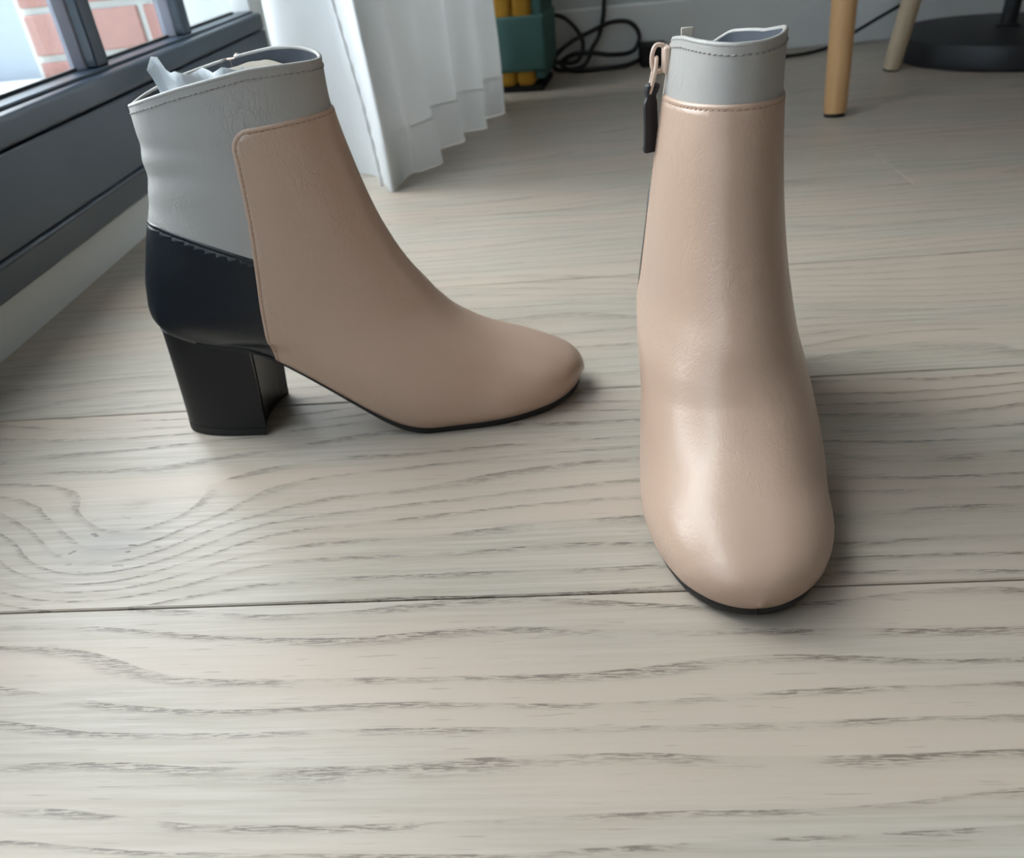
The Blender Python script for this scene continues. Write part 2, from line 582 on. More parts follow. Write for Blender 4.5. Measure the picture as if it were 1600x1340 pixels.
def grid_normals(V):
    dr = np.gradient(V, axis=0)
    dc = (np.roll(V, -1, 1) - np.roll(V, 1, 1))
    N = np.cross(dr, dc)
    N /= np.maximum(np.linalg.norm(N, axis=2, keepdims=True), 1e-9)
    if V.shape[0] > SUB * 10 + 5:
        N[-1] = np.array([.98, 0, -.2])
    ctr = V.mean(1, keepdims=True)
    if ((V - ctr) * N)[:-1].sum() < 0:
        N[:] = -N
        if V.shape[0] > SUB * 10 + 5:
            N[-1] = np.array([.98, 0, -.2])
    return N


def soften(V, N):
    """soft dents in the grey shaft near the back seam"""
    x, y, z_ = V[..., 0], V[..., 1], V[..., 2]
    fade = np.clip((85 - x) / 60, 0, 1) ** 1.2
    d = np.zeros_like(x)
    for zc, sl, a, w in ((184, -.08, -.55, 4.5), (176, -.05, .25, 6), (163, .12, -.6, 5), (154, .05, .3, 6), (148, -.3, .35, 4)):
        d += a * np.exp(-((z_ - (zc + sl * x)) / w) ** 2)
    return V + N * (1.35 * d * fade)[..., None]


class Panel:
    def __init__(self, V, N, cap=False):
        R, Cn = V.shape[:2]
        self.p = V.reshape(-1, 3)
        self.n = N.reshape(-1, 3)
        F = []
        for i in range(R - 1):
            for j in range(Cn):
                F.append([i * Cn + j, (i + 1) * Cn + j, (i + 1) * Cn + (j + 1) % Cn, i * Cn + (j + 1) % Cn])
        if cap:
            F.append([(R - 1) * Cn + j for j in range(Cn)])
        self.f = F

    def split(self, field, level, keep='both'):
        g = field(self.p) - level
        g[np.abs(g) < 1e-4] = 1e-4
        newp, newn, cache, out, segs = [], [], {}, [], []
        base = len(self.p)

        def cut(a, b):
            key = (a, b) if a < b else (b, a)
            if key not in cache:
                t = g[a] / (g[a] - g[b])
                newp.append(self.p[a] * (1 - t) + self.p[b] * t)
                newn.append(self.n[a] * (1 - t) + self.n[b] * t)
                cache[key] = base + len(newp) - 1
            return cache[key]
        for f in self.f:
            s = g[f] > 0
            if s.all():
                out.append(f); continue
            if not s.any():
                if keep == 'both': out.append(f)
                continue
            P_, Q_, sg = [], [], []
            for i in range(len(f)):
                a, b = f[i], f[(i + 1) % len(f)]
                (P_ if g[a] > 0 else Q_).append(a)
                if (g[a] > 0) != (g[b] > 0):
                    c = cut(a, b)
                    P_.append(c); Q_.append(c); sg.append(c)
            if len(P_) > 2: out.append(P_)
            if keep == 'both' and len(Q_) > 2: out.append(Q_)
            if len(sg) == 2: segs.append(tuple(sg))
        if newp:
            self.p = np.vstack([self.p, newp])
            nn = np.array(newn)
            nn /= np.maximum(np.linalg.norm(nn, axis=1, keepdims=True), 1e-9)
            self.n = np.vstack([self.n, nn])
        self.f = out
        return segs

    def offset(self, off):
        self.q = self.p + self.n * off[:, None]

    def finish(self):
        used = sorted({i for f in self.f for i in f})
        mp = {u: i for i, u in enumerate(used)}
        return self.q[used], [[mp[i] for i in f] for f in self.f]


def chains(segs):
    nb = {}
    for a, b in segs:
        nb.setdefault(a, []).append(b)
        nb.setdefault(b, []).append(a)
    seen, out = set(), []
    starts = [k for k, v in nb.items() if len(v) == 1] + list(nb)
    for s in starts:
        if s in seen: continue
        c = [s]; seen.add(s)
        while True:
            nx = [k for k in nb[c[-1]] if k not in seen]
            if not nx: break
            c.append(nx[0]); seen.add(nx[0])
        if len(c) > 3: out.append(c)
    return out


def stitches(P3, N3, pitch=3.2, length=2.3, r=.40):
    d = np.concatenate([[0], np.cumsum(np.linalg.norm(np.diff(P3, axis=0), axis=1))])
    V, F = [], []
    s = pitch * .5
    while s + length < d[-1]:
        pts, nr = [], []
        for u in (0, .25, .75, 1):
            ss = s + length * u
            pts.append(np.array([np.interp(ss, d, P3[:, k]) for k in range(3)]))
            nr.append(np.array([np.interp(ss, d, N3[:, k]) for k in range(3)]))
        pts = [p + n_ * h for p, n_, h in zip(pts, nr, (-.1, .16, .16, -.1))]
        v, f = tube(pts, [r * .7, r, r, r * .7], 5)
        o = len(V)
        V += [tuple(q_) for q_ in v]
        F += [tuple(i + o for i in ff) for ff in f]
        s += pitch
    return V, F


def interp(x, xs, ys):
    return np.interp(x, xs, ys)


def zshift(z_):
    return interp(z_, [50, 120, 150, 190], [10, 10, 7.5, 5])


def vamp_field(p):
    x, y, z_ = p[:, 0], p[:, 1], p[:, 2]
    xe = interp(z_, [40, 57, 95, 141, 171, 230], [76, 76, 77.5, 81.5, 82.5, 83.5])
    zt = 190.0 + .06 * (x - 94)
    a, b = x - xe, zt - z_
    med = y > 0
    a = np.where(med & (x < 115), a + zshift(z_), a)
    r = np.where(med, 2.0, 10.0)
    return np.where((a < r) & (b < r), r - np.hypot(np.maximum(r - a, 0), np.maximum(r - b, 0)), np.minimum(a, b))


def counter_field(p):
    x, z_ = p[:, 0], p[:, 2]
    return interp(x, [-10, 10, 25, 40, 61, 80, 110], [143, 142, 140, 136, 128.5, 121, 112]) - z_


def zip_field(p):
    """>0 behind / in front of the zip slot on the inner side"""
    x, y, z_ = p[:, 0], p[:, 1], p[:, 2]
    xe = interp(z_, [40, 57, 95, 141, 171, 230], [76, 76, 77.5, 81.5, 82.5, 83.5]) - 2.5 - zshift(z_)
    slot = np.abs(x - xe) - 2.2
    return np.where((y > 0) & (z_ > 66), slot, 5.0)


def off_profile(g, top, stitch=2.4):
    return np.interp(g, [-1, 0, .4, 1.1, stitch - .5, stitch, stitch + .5, stitch + 1], [0, .1 * top, .75 * top, top, top, top - .45, top, top])


def make_boot(pose, mirror, name, label):
    root = empty(name, (pose[0], pose[1], 0), pose[2])
    tag(root, label, 'boot', 'pair of colour block ankle boots')
    sg = -1 if mirror else 1

    def emit(nm, V, F, mat, parent=root, auto=None, lab=None):
        V = np.array(V, float) / 1000.0
        if mirror:
            V[:, 1] *= -1
            F = [tuple(f)[::-1] for f in F]
        o = mesh_obj(nm, V, F, mat, parent, True, auto)
        if nm == 'vamp_panel':
            bm = bmesh.new(); bm.from_mesh(o.data)
            bmesh.ops.remove_doubles(bm, verts=[v for v in bm.verts if v.co.x > .2600], dist=.00005)
            bm.to_mesh(o.data); bm.free()
        if lab: o['label'] = lab
        return o

    V, C = boot_surface()
    N = grid_normals(V)
    V = soften(V, N)
    x, y, z_ = V[..., 0], V[..., 1], V[..., 2]
    up = np.clip((z_ - 165) / 45, 0, 1)
    yn = np.clip(np.abs(y) / 26, 0, 1)
    V[..., 2] += up * (3.0 * yn ** 2 - 3.0 * np.clip((x - 100) / 32, 0, 1))      # the collar dips at front and back
    if mirror:
        V[..., 2] += up * 5.0 * np.clip((60 - x) / 35, 0, 1) * np.clip((10 - y) / 26, 0, 1)
    else:
        V[..., 2] += up * 4.5 * np.clip(y / 20, 0, 1)
    if mirror:   # the collar behind the zip sags a little on this boot
        x, y, z_ = V[..., 0], V[..., 1], V[..., 2]
        w = np.clip((z_ - 165) / 40, 0, 1) * np.clip((80 - x) / 25, 0, 1) * np.clip((y + 14) / 26, 0, 1)
        V[..., 2] -= 9 * w
    N = grid_normals(V)
    flip = False

    # beige vamp
    pn = Panel(V, N)
    pn.split(vamp_field, 0.0, 'pos')
    seg = []
    for lv in (.4, 1.1, 1.9, 2.4, 2.9):
        s_ = pn.split(vamp_field, lv)
        if lv == 2.4: seg = s_
    pn.offset(off_profile(vamp_field(pn.p), 1.1))
    v, f = pn.finish()
    vamp = emit('vamp_panel', v, f, M_BEIGE, lab='smooth beige leather front panel')
    SV, SF = [], []
    for ch in chains(seg):
        P3, N3 = pn.p[ch] + pn.n[ch] * .75, pn.n[ch]
        if P3[:, 2].max() < 30: continue
        a, b = stitches(P3, N3)
        SF += [tuple(i + len(SV) for i in ff) for ff in b]
        SV += a
    st = emit('stitching', SV, SF, M_THREAD_B, vamp)
    st['kind'] = 'stuff'

    # grey collar and quarter
    pn = Panel(V[:SUB * 6], N[:SUB * 6])
    pn.split(lambda p: 4.0 - vamp_field(p), 0.0, 'pos')
    pn.split(lambda p: 4.0 - counter_field(p), 0.0, 'pos')
    pn.split(zip_field, 0.0, 'pos')
    pn.split(zip_field, .5)
    top_z = lambda p: interp(p[:, 0], [20, 140], [202.3, 219.1]) - p[:, 2]
    pn.offset(np.interp(zip_field(pn.p), [0, .5], [-.5, 0]))
    v, f = pn.finish()
    quarter = emit('shaft_panel', v, f, M_GREY, lab='soft grey leather shaft and collar')

    # black heel counter
    pn = Panel(V[SUB * 2:SUB * 9], N[SUB * 2:SUB * 9])
    pn.split(counter_field, 0.0, 'pos')
    pn.split(lambda p: 4.0 - vamp_field(p), 0.0, 'pos')
    pn.split(zip_field, 0.0, 'pos')
    seg = []
    for lv in (.4, 1.1, 1.9, 2.4, 2.9):
        s_ = pn.split(counter_field, lv)
        if lv == 2.4: seg = s_
    pn.offset(off_profile(counter_field(pn.p), .7))
    v, f = pn.finish()
    counter = emit('heel_counter', v, f, M_BLACK, lab='black leather heel counter')
    SV, SF = [], []
    for ch in chains(seg):
        a, b = stitches(pn.p[ch] + pn.n[ch] * .3, pn.n[ch], r=.26)
        SF += [tuple(i + len(SV) for i in ff) for ff in b]
        SV += a
    st = emit('stitching', SV, SF, M_THREAD_K, counter)
    st['kind'] = 'stuff'

    # collar: rolled edge, stitch line, lining
    ring, rn = V[0], N[0]
    gap = zip_field(ring) > -.5
    idx = list(range(len(ring)))
    k0 = next(i for i in idx if not gap[i])
    order = [(k0 + i) % len(ring) for i in range(len(ring))]
    order = [i for i in order if gap[i]]
    pts = ring[order] - rn[order] * 1.0 + np.array([0, 0, .3])
    v, f = tube(pts, 1.25, 8)
    emit('collar_edge', v, f, M_GREY, quarter)
    down = V[1] - V[0]
    down /= np.linalg.norm(down, axis=1, keepdims=True)
    P3 = ring[order] + down[order] * 3.6 + rn[order] * .05
    a, b = stitches(P3, rn[order])
    st = emit('stitching', a, b, M_THREAD_G, quarter)
    st['kind'] = 'stuff'
    rows = SUB * 8
    LV = V[:rows] - N[:rows] * 2.2
    LN = -N[:rows]
    pn = Panel(LV, LN)
    pn.split(zip_field, -1.5, 'pos')
    pn.offset(np.zeros(len(pn.p)))
    v, f = pn.finish()
    f = [ff[::-1] for ff in f]
    emit('lining', v, f, M_LINING, root, lab='dark grey blue leather lining')
    # footbed closing the inside
    fb = catmull(np.hstack([ST, BL]), 4)[5 * 4:9 * 4]
    FV, FF = [], []
    for i, r in enumerate(fb):
        for s in (-1, 0, 1):
            FV.append((max(r[0], 6) + 4, r[6] + s * 24, r[1] + 7))
        if i:
            for k in range(2):
                a0 = (i - 1) * 3 + k
                FF.append((a0, a0 + 1, a0 + 4, a0 + 3))
    emit('insole', FV, FF, M_LINING, root)

    # zip on the inner side: tape, teeth, slider, pull, leather tab
    zr = np.linspace(66, 214, 60)
    med = V[:SUB * 9, MH:, :].reshape(-1, 3)
    medn = N[:SUB * 9, MH:, :].reshape(-1, 3)

    def on_med(x, z_):
        d2 = (med[:, 0] - x) ** 2 + (med[:, 2] - z_) ** 2
        i = np.argsort(d2)[:4]
        w = 1 / (d2[i] + .05)
        w /= w.sum()
        return (med[i] * w[:, None]).sum(0), (medn[i] * w[:, None]).sum(0)
    TV, TF, KV, KF = [], [], [], []
    for i, zz in enumerate(zr):
        xe = float(interp(zz, [40, 57, 95, 141, 171, 230], [76, 76, 77.5, 81.5, 82.5, 83.5])) - 2.5 - float(zshift(zz))
        for k, dx in enumerate((-6, -2, 2, 6)):
            p, n_ = on_med(xe + dx, zz)
            TV.append(p - n_ * 1.3)
        if i:
            for k in range(3):
                a0 = (i - 1) * 4 + k
                TF.append((a0, a0 + 1, a0 + 5, a0 + 4))
    zp = emit('zip_tape', TV, TF, M_ZIPTAPE)
    for i, zz in enumerate(np.arange(68, 211, 1.7)):
        xe = float(interp(zz, [40, 57, 95, 141, 171, 230], [76, 76, 77.5, 81.5, 82.5, 83.5])) - 2.5 - float(zshift(zz))
        p, n_ = on_med(xe + (.6 if i % 2 else -.6), zz)
        bmv = [(dx * 1.5, dy * .7, dz * .6) for dx in (-1, 1) for dy in (-1, 1) for dz in (-1, 1)]
        o0 = len(KV)
        c0 = p - n_ * .7
        KV += [tuple(c0 + np.array(q_)) for q_ in bmv]
        for ff in ((0, 1, 3, 2), (4, 6, 7, 5), (0, 4, 5, 1), (2, 3, 7, 6), (0, 2, 6, 4), (1, 5, 7, 3)):
            KF.append(tuple(o0 + i_ for i_ in ff))
    te_ = emit('zip_teeth', KV, KF, M_ZIPMETAL, zp, auto=20)
    te_['kind'] = 'stuff'
    if mirror:   # white end of the zip tape folded over inside the collar
        bm = box_bm((70, 13.5, 204), (71, 19.5, 217.5), .3, 1)
        bm.verts.ensure_lookup_table()
        emit('tape_end', [tuple(vv.co) for vv in bm.verts], [tuple(vv.index for vv in fc.verts) for fc in bm.faces], M_PAPER, zp, 40)
        bm.free()
    # slider body
    ZX = 76.5
    LZ = 0.0 if mirror else 7.0
    p, n_ = on_med(ZX, 205)
    yo = p[1]
    bm = box_bm((ZX - 5, yo - .5, 198.5), (ZX + 5, yo + 3.0, 211), 1.2, 3)
    bm.verts.ensure_lookup_table()
    for vv in bm.verts:
        if vv.co.z > 205: vv.co.x = ZX + (vv.co.x - ZX) * 1.15
    me = [tuple(vv.co) for vv in bm.verts]
    mf = [tuple(vv.index for vv in fc.verts) for fc in bm.faces]
    bm.free()
    sl = emit('zip_slider', [(q_[0], q_[1], q_[2] + LZ) for q_ in me], mf, M_ZIPMETAL, root, 40, 'beige painted zip slider')
    # bridge (bail) of the slider: an arch standing off the body
    arch = catmull([(ZX+0.0, yo + 2, 211), (ZX+0.0, yo + 6, 211.5), (ZX+0.0, yo + 8, 208), (ZX+0.0, yo + 8.2, 203), (ZX+0.0, yo + 6.6, 199.5), (ZX+0.0, yo + 2.5, 199.5)], 6)
    v, f = tube(arch + np.array([0, 0, LZ]), 1.15, 8)
    emit('slider_bridge', v, f, M_ZIPMETAL, sl)
    lp = catmull([(ZX-2.3, yo + 6.2, 205), (ZX-3.9, yo + 7, 200), (ZX-3.0, yo + 9.0, 191), (ZX-0.3, yo + 9.8, 188.5), (ZX+2.5, yo + 9.0, 191), (ZX+3.7, yo + 7, 200), (ZX+2.1, yo + 6.2, 205), (ZX-0.1, yo + 6.0, 206)], 6)
    v, f = tube(lp[:-1] + np.array([0, 0, LZ]), .95, 8, closed=True)
    emit('pull_ring', v, f, M_ZIPMETAL, sl)
    # leather tab, folded strap hanging from the ring
    prof = catmull([(0, 194.2), (.3, 192), (.9, 188), (1.2, 184), (1.0, 178), (.8, 172), (.9, 165), (1.4, 160)], 5)
    TV, TF = [], []
    nn = len(prof)
    for i in range(nn):
        t = i / (nn - 1)
        w = 3.6 + .3 * t - 1.0 * math.exp(-((t - .30) / .07) ** 2) - 1.6 * max(0, 1 - t / .06) - .9 * max(0, (t - .96) / .04)
        thk = 1.35 + 1.1 * math.exp(-((t - .10) / .10) ** 2)
        cy0 = yo + 7.8 + prof[i][0]
        for sd in (-1, 1):
            for q_ in (-1, -.75, .75, 1):
                tk = thk * (.65 if abs(q_) == 1 else 1)
                # width runs mostly outward, thickness along the boot
                TV.append((ZX + .5 + .45 * q_ * w + .9 * sd * tk, cy0 + .89 * q_ * w - .45 * sd * tk, prof[i][1] + LZ))
        if i:
            a0, b0 = (i - 1) * 8, i * 8
            loop = [0, 1, 2, 3, 7, 6, 5, 4]
            for k in range(8):
                u, w_ = loop[k], loop[(k + 1) % 8]
                TF.append((a0 + u, a0 + w_, b0 + w_, b0 + u))
    TF.append((0, 1, 2, 3, 7, 6, 5, 4))
    e0 = (nn - 1) * 8
    TF.append(tuple(e0 + q_ for q_ in (0, 1, 2, 3, 7, 6, 5, 4)))
    emit('pull_tab', TV, TF, M_TASSEL, sl, 50, 'dark navy leather pull tab')

    # outsole
    rows = list(range(6 * SUB, len(C)))
    SVv, SFf = [], []
    ring_pts = []
    latc = [C[i][0] for i in rows]
    medc = [C[i][1] for i in rows]
    outline = latc + [np.array([260.8, 8.0, 9.4])] + medc[::-1]
    nl = len(latc)
    O = np.array(outline)
    ctrl = O.copy()
    tang = np.gradient(O[:, :2], axis=0)
    nor = np.stack([tang[:, 1], -tang[:, 0]], 1)
    nor /= np.maximum(np.linalg.norm(nor, axis=1, keepdims=True), 1e-9)
    cen = np.array([160., 2.])
    nor[((O[:, :2] - cen) * nor).sum(1) < -1e9] *= -1
    if nor[nl // 2][1] > 0: nor = -nor
    th = np.interp(O[:, 0], [60, 95, 125, 150, 180, 265], [1.6, 1.8, 2.8, 4.4, 4.4, 4.4])
    lay = [(.9, .4), (1.3, -.4), (1.3, -.75), (.8, -1.0)]
    for ow_, zf in lay:
        for i in range(len(O)):
            zz = O[i, 2] + (zf * th[i] if zf < 0 else zf)
            SVv.append((O[i, 0] + nor[i, 0] * ow_, O[i, 1] + nor[i, 1] * ow_, max(zz, 0.0)))
    L_ = len(O)
    for l_ in range(len(lay) - 1):
        for i in range(L_ - 1):
            SFf.append((l_ * L_ + i, l_ * L_ + i + 1, (l_ + 1) * L_ + i + 1, (l_ + 1) * L_ + i))
    bs = (len(lay) - 1) * L_
    for i in range(nl - 1):
        j, j2 = L_ - 1 - i, L_ - 2 - i
        SFf.append((bs + i, bs + i + 1, bs + j2, bs + j))
    SFf.append((bs + nl - 1, bs + nl, bs + nl + 1))
    for i in range(nl - 1):
        j, j2 = L_ - 1 - i, L_ - 2 - i
        SFf.append((i + 1, i, j, j2))
    emit('outsole', SVv, SFf, M_SOLE, root, 45, 'thin black outsole')

    # block heel
    def heel_ring(h):
        """h 0 floor .. 1 seat; outline from the outer front corner round the back to the inner front corner"""
        th_ = np.linspace(0, np.pi, 33)
        xf = 55 + 5 * h
        xb = -5.0 + 3.5 * h
        yc, hw = -3.5 + 3.0 * h, 26.5 + 4.0 * h - 1.2 * math.sin(math.pi * h)
        n = 2.7
        xs = xf - (xf - xb) * np.sin(th_) ** (2 / n)
        ys = yc - hw * np.sign(np.cos(th_)) * np.abs(np.cos(th_)) ** (2 / n)
        return xs, ys
    zt_ = lambda x: np.interp(x, [-10, 0, 12, 25, 41, 57, 66], [75, 74.5, 73.5, 71, 67, 62.5, 60])

    def heel_mesh(h0, h1, nrow, grow=0.0):
        HV, HF = [], []
        nb = 9
        for r in range(nrow + 1):
            h = h0 + (h1 - h0) * r / nrow
            xs, ys = heel_ring(h)
            bx, by = [], []
            for i in range(1, nb):
                s = i / nb
                by.append(ys[-1] + (ys[0] - ys[-1]) * s)
                bx.append(xs[0] - 6.0 * (1 - (2 * s - 1) ** 2))
            X = np.concatenate([xs, bx]); Y = np.concatenate([ys, by])
            cx_, cy_ = 28, -2
            X = X + np.sign(X - cx_) * grow * .3; Y = Y + np.sign(Y - cy_) * grow * .3
            Z = h * zt_(X)
            HV += list(np.stack([X, Y, Z], 1))
        k = len(HV) // (nrow + 1)
        for r in range(nrow):
            for i in range(k):
                HF.append((r * k + i, r * k + (i + 1) % k, (r + 1) * k + (i + 1) % k, (r + 1) * k + i))
        HF.append(tuple(range(k))[::-1])
        HF.append(tuple(nrow * k + i for i in range(k)))
        return HV, HF
    hv, hf = heel_mesh(.083, 1.0, 16)
    heel = emit('block_heel', hv, hf, M_HEEL, root, 40, 'tall black block heel')
    hv, hf = heel_mesh(0, .078, 2, .5)
    emit('heel_lift', hv, hf, M_LIFT, heel, 40)
    # breast cover: panel set between the wrapped edges of the heel
    BV, BF = [], []
    for r in range(9):
        h = .09 + .86 * r / 8
        xs, ys = heel_ring(h)
        for i in range(9):
            s = .22 + .60 * i / 8
            BV.append((xs[0] - 6 * (1 - (2 * s - 1) ** 2) + .7, ys[0] + (ys[-1] - ys[0]) * s, h * zt_(xs[0])))
    for r in range(8):
        for i in range(8):
            BF.append((r * 9 + i, r * 9 + i + 1, r * 9 + 10 + i, r * 9 + 9 + i))
    nB = len(BV)
    BV += [(a - 1.6, b, c) for a, b, c in BV]
    for r in range(8):
        for cc in (0, 8):
            a, b = r * 9 + cc, r * 9 + 9 + cc
            BF.append((a, b, b + nB, a + nB))
    emit('heel_breast', BV, BF, M_HEEL, heel, 40)
    # pale edge of the seat seam above the heel
    xs, ys = heel_ring(1.0)
    rim = [(x * 1.0, y, zt_(x) - .2) for x, y in zip(xs, ys)]
    v, f = tube(rim, .55, 6)
    emit('heel_seam', v, f, M_SOLE, heel)
    return root


POSE_SIDE = (-0.26020596, 0.45603621, 0.01002268)
POSE_FRONT = (0.07906566, 0.51307293, -1.55976886)
make_boot(POSE_SIDE, False, 'ankle_boot', 'beige, grey and black ankle boot seen from its side, black heel towards the window')
make_boot(POSE_FRONT, True, 'ankle_boot', 'beige ankle boot with rounded toe pointing to the viewer, dark zip pull at its collar')


def local_side(p):
    c, s = math.cos(POSE_SIDE[2]), math.sin(POSE_SIDE[2])
    return (POSE_SIDE[0] + (c * p[0] - s * p[1]) / 1000, POSE_SIDE[1] + (s * p[0] + c * p[1]) / 1000, p[2] / 1000)


# paper stuffing in the side boot
Vg, Cg = boot_surface()
Ng = grid_normals(Vg)
PV, PF = [], []
rr_ = [2, 6, 10, 14, 20, 26, 32]
cols = list(range(14, 128 - 14))
for ri, r in enumerate(rr_):
    for c in cols:
        p = Vg[r, c] - Ng[r, c] * (4.6 + (0.6 if ri else 0))
        if ri == 0:
            p = p + np.array([0, 0, -.6 + .5 * math.sin(c * .35) + .25 * math.sin(c * 1.1)])
        p = p + np.array([0, 0, (10.0 * min(1, max(0, (122 - p[0]) / 26)) - 1 if p[1] > 0 else -4.0) * max(0, 1 - ri / 3)])
        PV.append(local_side(p))
k = len(cols)
for i in range(len(rr_) - 1):
    for j in range(k - 1):
        PF.append((i * k + j, i * k + j + 1, (i + 1) * k + j + 1, (i + 1) * k + j))
# crumpled closure across the top
o = mesh_obj('paper_filler', PV, PF, M_PAPER)
so = o.modifiers.new('thickness', 'SOLIDIFY'); so.thickness = .0006
tag(o, 'cream paper shaft filler standing inside the side-on boot', 'paper')

kt = NT('tissue')
kt.b.inputs['Base Color'].default_value = (.86, .9, .92, 1)
kt.b.inputs['Roughness'].default_value = .45
kt.b.inputs['Transmission Weight'].default_value = .25
kt.l(kt.bump(kt.noise(kt.obj(), 160, 3), .5, .002), kt.b.inputs['Normal'])
TV, TF = [], []
nu, nv = 16, 8
for i in range(nu + 1):
    u = i / nu
    for j in range(nv + 1):
        v_ = j / nv
        top = 216 + 9 * math.exp(-((u - .10) / .09) ** 2) + 1.0 * u
        x = 36 + 56 * u + 2 * math.sin(v_ * 5)
        y = 2 - 10 * u + 3.0 * math.sin(u * 14 + v_ * 3) + 4 * v_
        TV.append(local_side((x, y, top - 45 * v_ + 1.3 * math.sin(u * 25 + v_ * 6) * (1 - v_))))
for i in range(nu):
    for j in range(nv):
        a = i * (nv + 1) + j
        TF.append((a, a + 1, a + nv + 2, a + nv + 1))
o = mesh_obj('tissue_paper', TV, TF, kt.m)
so = o.modifiers.new('thickness', 'SOLIDIFY'); so.thickness = .0003
tag(o, 'crumpled white tissue peeking out of the side-on boot', 'tissue')

# ------------------------------------------------------------------ curtain
kc = NT('sheer_curtain')
co = kc.obj()
uvw = kc.n('ShaderNodeTexWave', wave_type='BANDS', bands_direction='Z')
uvw.inputs['Scale'].default_value = 420
kc.l(co, uvw.inputs['Vector'])
df = kc.n('ShaderNodeBsdfDiffuse'); df.inputs[0].default_value = (.93, .95, .96, 1)
tl = kc.n('ShaderNodeBsdfTranslucent'); tl.inputs[0].default_value = (.92, .95, .96, 1)
tp = kc.n('ShaderNodeBsdfTransparent')
m1 = kc.n('ShaderNodeMixShader'); m1.inputs[0].default_value = .2
m2 = kc.n('ShaderNodeMixShader')
kc.l(kc.math('MULTIPLY_ADD', uvw.outputs[1], .04, .02), m2.inputs[0])
kc.l(df.outputs[0], m1.inputs[1]); kc.l(tl.outputs[0], m1.inputs[2])
kc.l(m1.outputs[0], m2.inputs[1]); kc.l(tp.outputs[0], m2.inputs[2])
kc.l(m2.outputs[0], kc.out.inputs[0])
M_HEM = NT('curtain_hem')
d2 = M_HEM.n('ShaderNodeBsdfDiffuse'); d2.inputs[0].default_value = (.90, .92, .92, 1)
t2 = M_HEM.n('ShaderNodeBsdfTranslucent'); t2.inputs[0].default_value = (.88, .91, .92, 1)
x2 = M_HEM.n('ShaderNodeMixShader'); x2.inputs[0].default_value = .16
M_HEM.l(d2.outputs[0], x2.inputs[1]); M_HEM.l(t2.outputs[0], x2.inputs[2]); M_HEM.l(x2.outputs[0], M_HEM.out.inputs[0])

cpath = [(-.372, 1.10), (-.350, 1.062), (-.318, 1.050), (-.285, 1.052), (-.262, 1.046), (-.238, 1.02), (-.2125, .955), (-.207, .99), (-.200, 1.035), (-.188, 1.040),
         (-.168, 1.068), (-.166, 1.085), (-.182, 1.125), (-.176, 1.15), (-.148, 1.178), (-.147, 1.195), (-.160, 1.225), (-.148, 1.24), (-.120, 1.252), (-.120, 1.27), (-.134, 1.305), (-.122, 1.325), (-.098, 1.345), (-.098, 1.365), (-.120, 1.40), (-.15, 1.43)]
cp = catmull(cpath, 7)
nC = len(cp)


def curtain_pt(i, z_):
    t = i / (nC - 1)
    k = min(1.0, z_ / 1.2)
    # folds grow shallower with height and sway a little
    base = np.array([-.372 + (.222) * t, 1.07 + .30 * t ** 1.3])
    p = cp[i] * (1 - .45 * k) + base * .45 * k
    p = p + np.array([.006 * math.sin(9 * t + 5 * z_), .006 * math.cos(11 * t + 4 * z_)]) * min(1, z_ / .1)
    return (p[0], p[1], z_)


crt = empty('curtain', (-.25, 1.1, 0))
tag(crt, 'white sheer floor length curtain gathered beside the window', 'curtain')


def sheet(name, zs, mat, off=0.0, i0=0, i1=None):
    i1 = nC if i1 is None else i1
    V_, F_ = [], []
    for z_ in zs:
        for i in range(i0, i1):
            p = curtain_pt(i, z_)
            a, b = curtain_pt(max(i - 1, 0), z_), curtain_pt(min(i + 1, nC - 1), z_)
            tx, ty = b[0] - a[0], b[1] - a[1]
            l_ = math.hypot(tx, ty) or 1
            V_.append((p[0] + ty / l_ * off + .25, p[1] - tx / l_ * off - 1.1, z_))
    k = i1 - i0
    for r in range(len(zs) - 1):
        for i in range(k - 1):
            F_.append((r * k + i, r * k + i + 1, (r + 1) * k + i + 1, (r + 1) * k + i))
    return mesh_obj(name, V_, F_, mat, crt)


sheet('drape', [.056, .08, .11, .15, .2, .3, .45, .7, 1.0, 1.4, 1.8, 2.2], kc.m)
sheet('hem', [.0008, .02, .04, .058], M_HEM.m, .0008)
# stitched side edge, a thin rope of loops down the leading fold
iL = int(np.argmin(cp[:, 1]))
pts = [(p[0] + .25 - .006 - .012 * (z_ / .2), p[1] - 1.1 - .003, z_) for z_ in np.linspace(.006, 1.2, 160) for p in [curtain_pt(max(iL - 3, 0), z_)]]
v, f = tube(pts, [.0022 + .0010 * math.sin(i * 2.2) for i in range(len(pts))], 6)
mesh_obj('side_hem', v, f, M_HEM.m, crt)
tk = curtain_pt(nC // 2, 2.2)
v, f = tube([(-.48 + .25, 1.0 - 1.1, 2.215), (.05 + .25, 1.45 - 1.1, 2.215)], .012, 12)
mesh_obj('curtain_rod', v, f, M_WHITE, crt)

# ------------------------------------------------------------------ striped storage bag behind the curtain
M_TEAL = simple('teal_fabric', srgb(70, 106, 102), .85, bump=(300, .4, .001), var=.15, vscale=25)
M_YEL = simple('yellow_fabric', srgb(180, 132, 34), .8, bump=(300, .3, .001), var=.2, vscale=18)
M_DARK = simple('dark_base', srgb(14, 14, 15), .8)
bag = empty('storage_bag', (-.095, 1.575, 0), math.radians(-8))
tag(bag, 'yellow storage bag with a teal band standing behind the curtain', 'bag')
box('base', (-.072, -.062, 0), (.072, .062, .012), M_DARK, bag, .004, 2)
for i in range(4):      # padded vertical yellow ribs of the front
    a = -.075 + i * .0335
    box('rib', (a, -.067, .010), (a + .0325, .03, .34), M_YEL, bag, .010, 3)
box('side_panel', (.058, -.060, .020), (.076, .064, .34), M_TEAL, bag, .004, 2)
box('back_panel', (-.075, .03, .012), (.060, .064, .34), M_TEAL, bag, .004, 2)
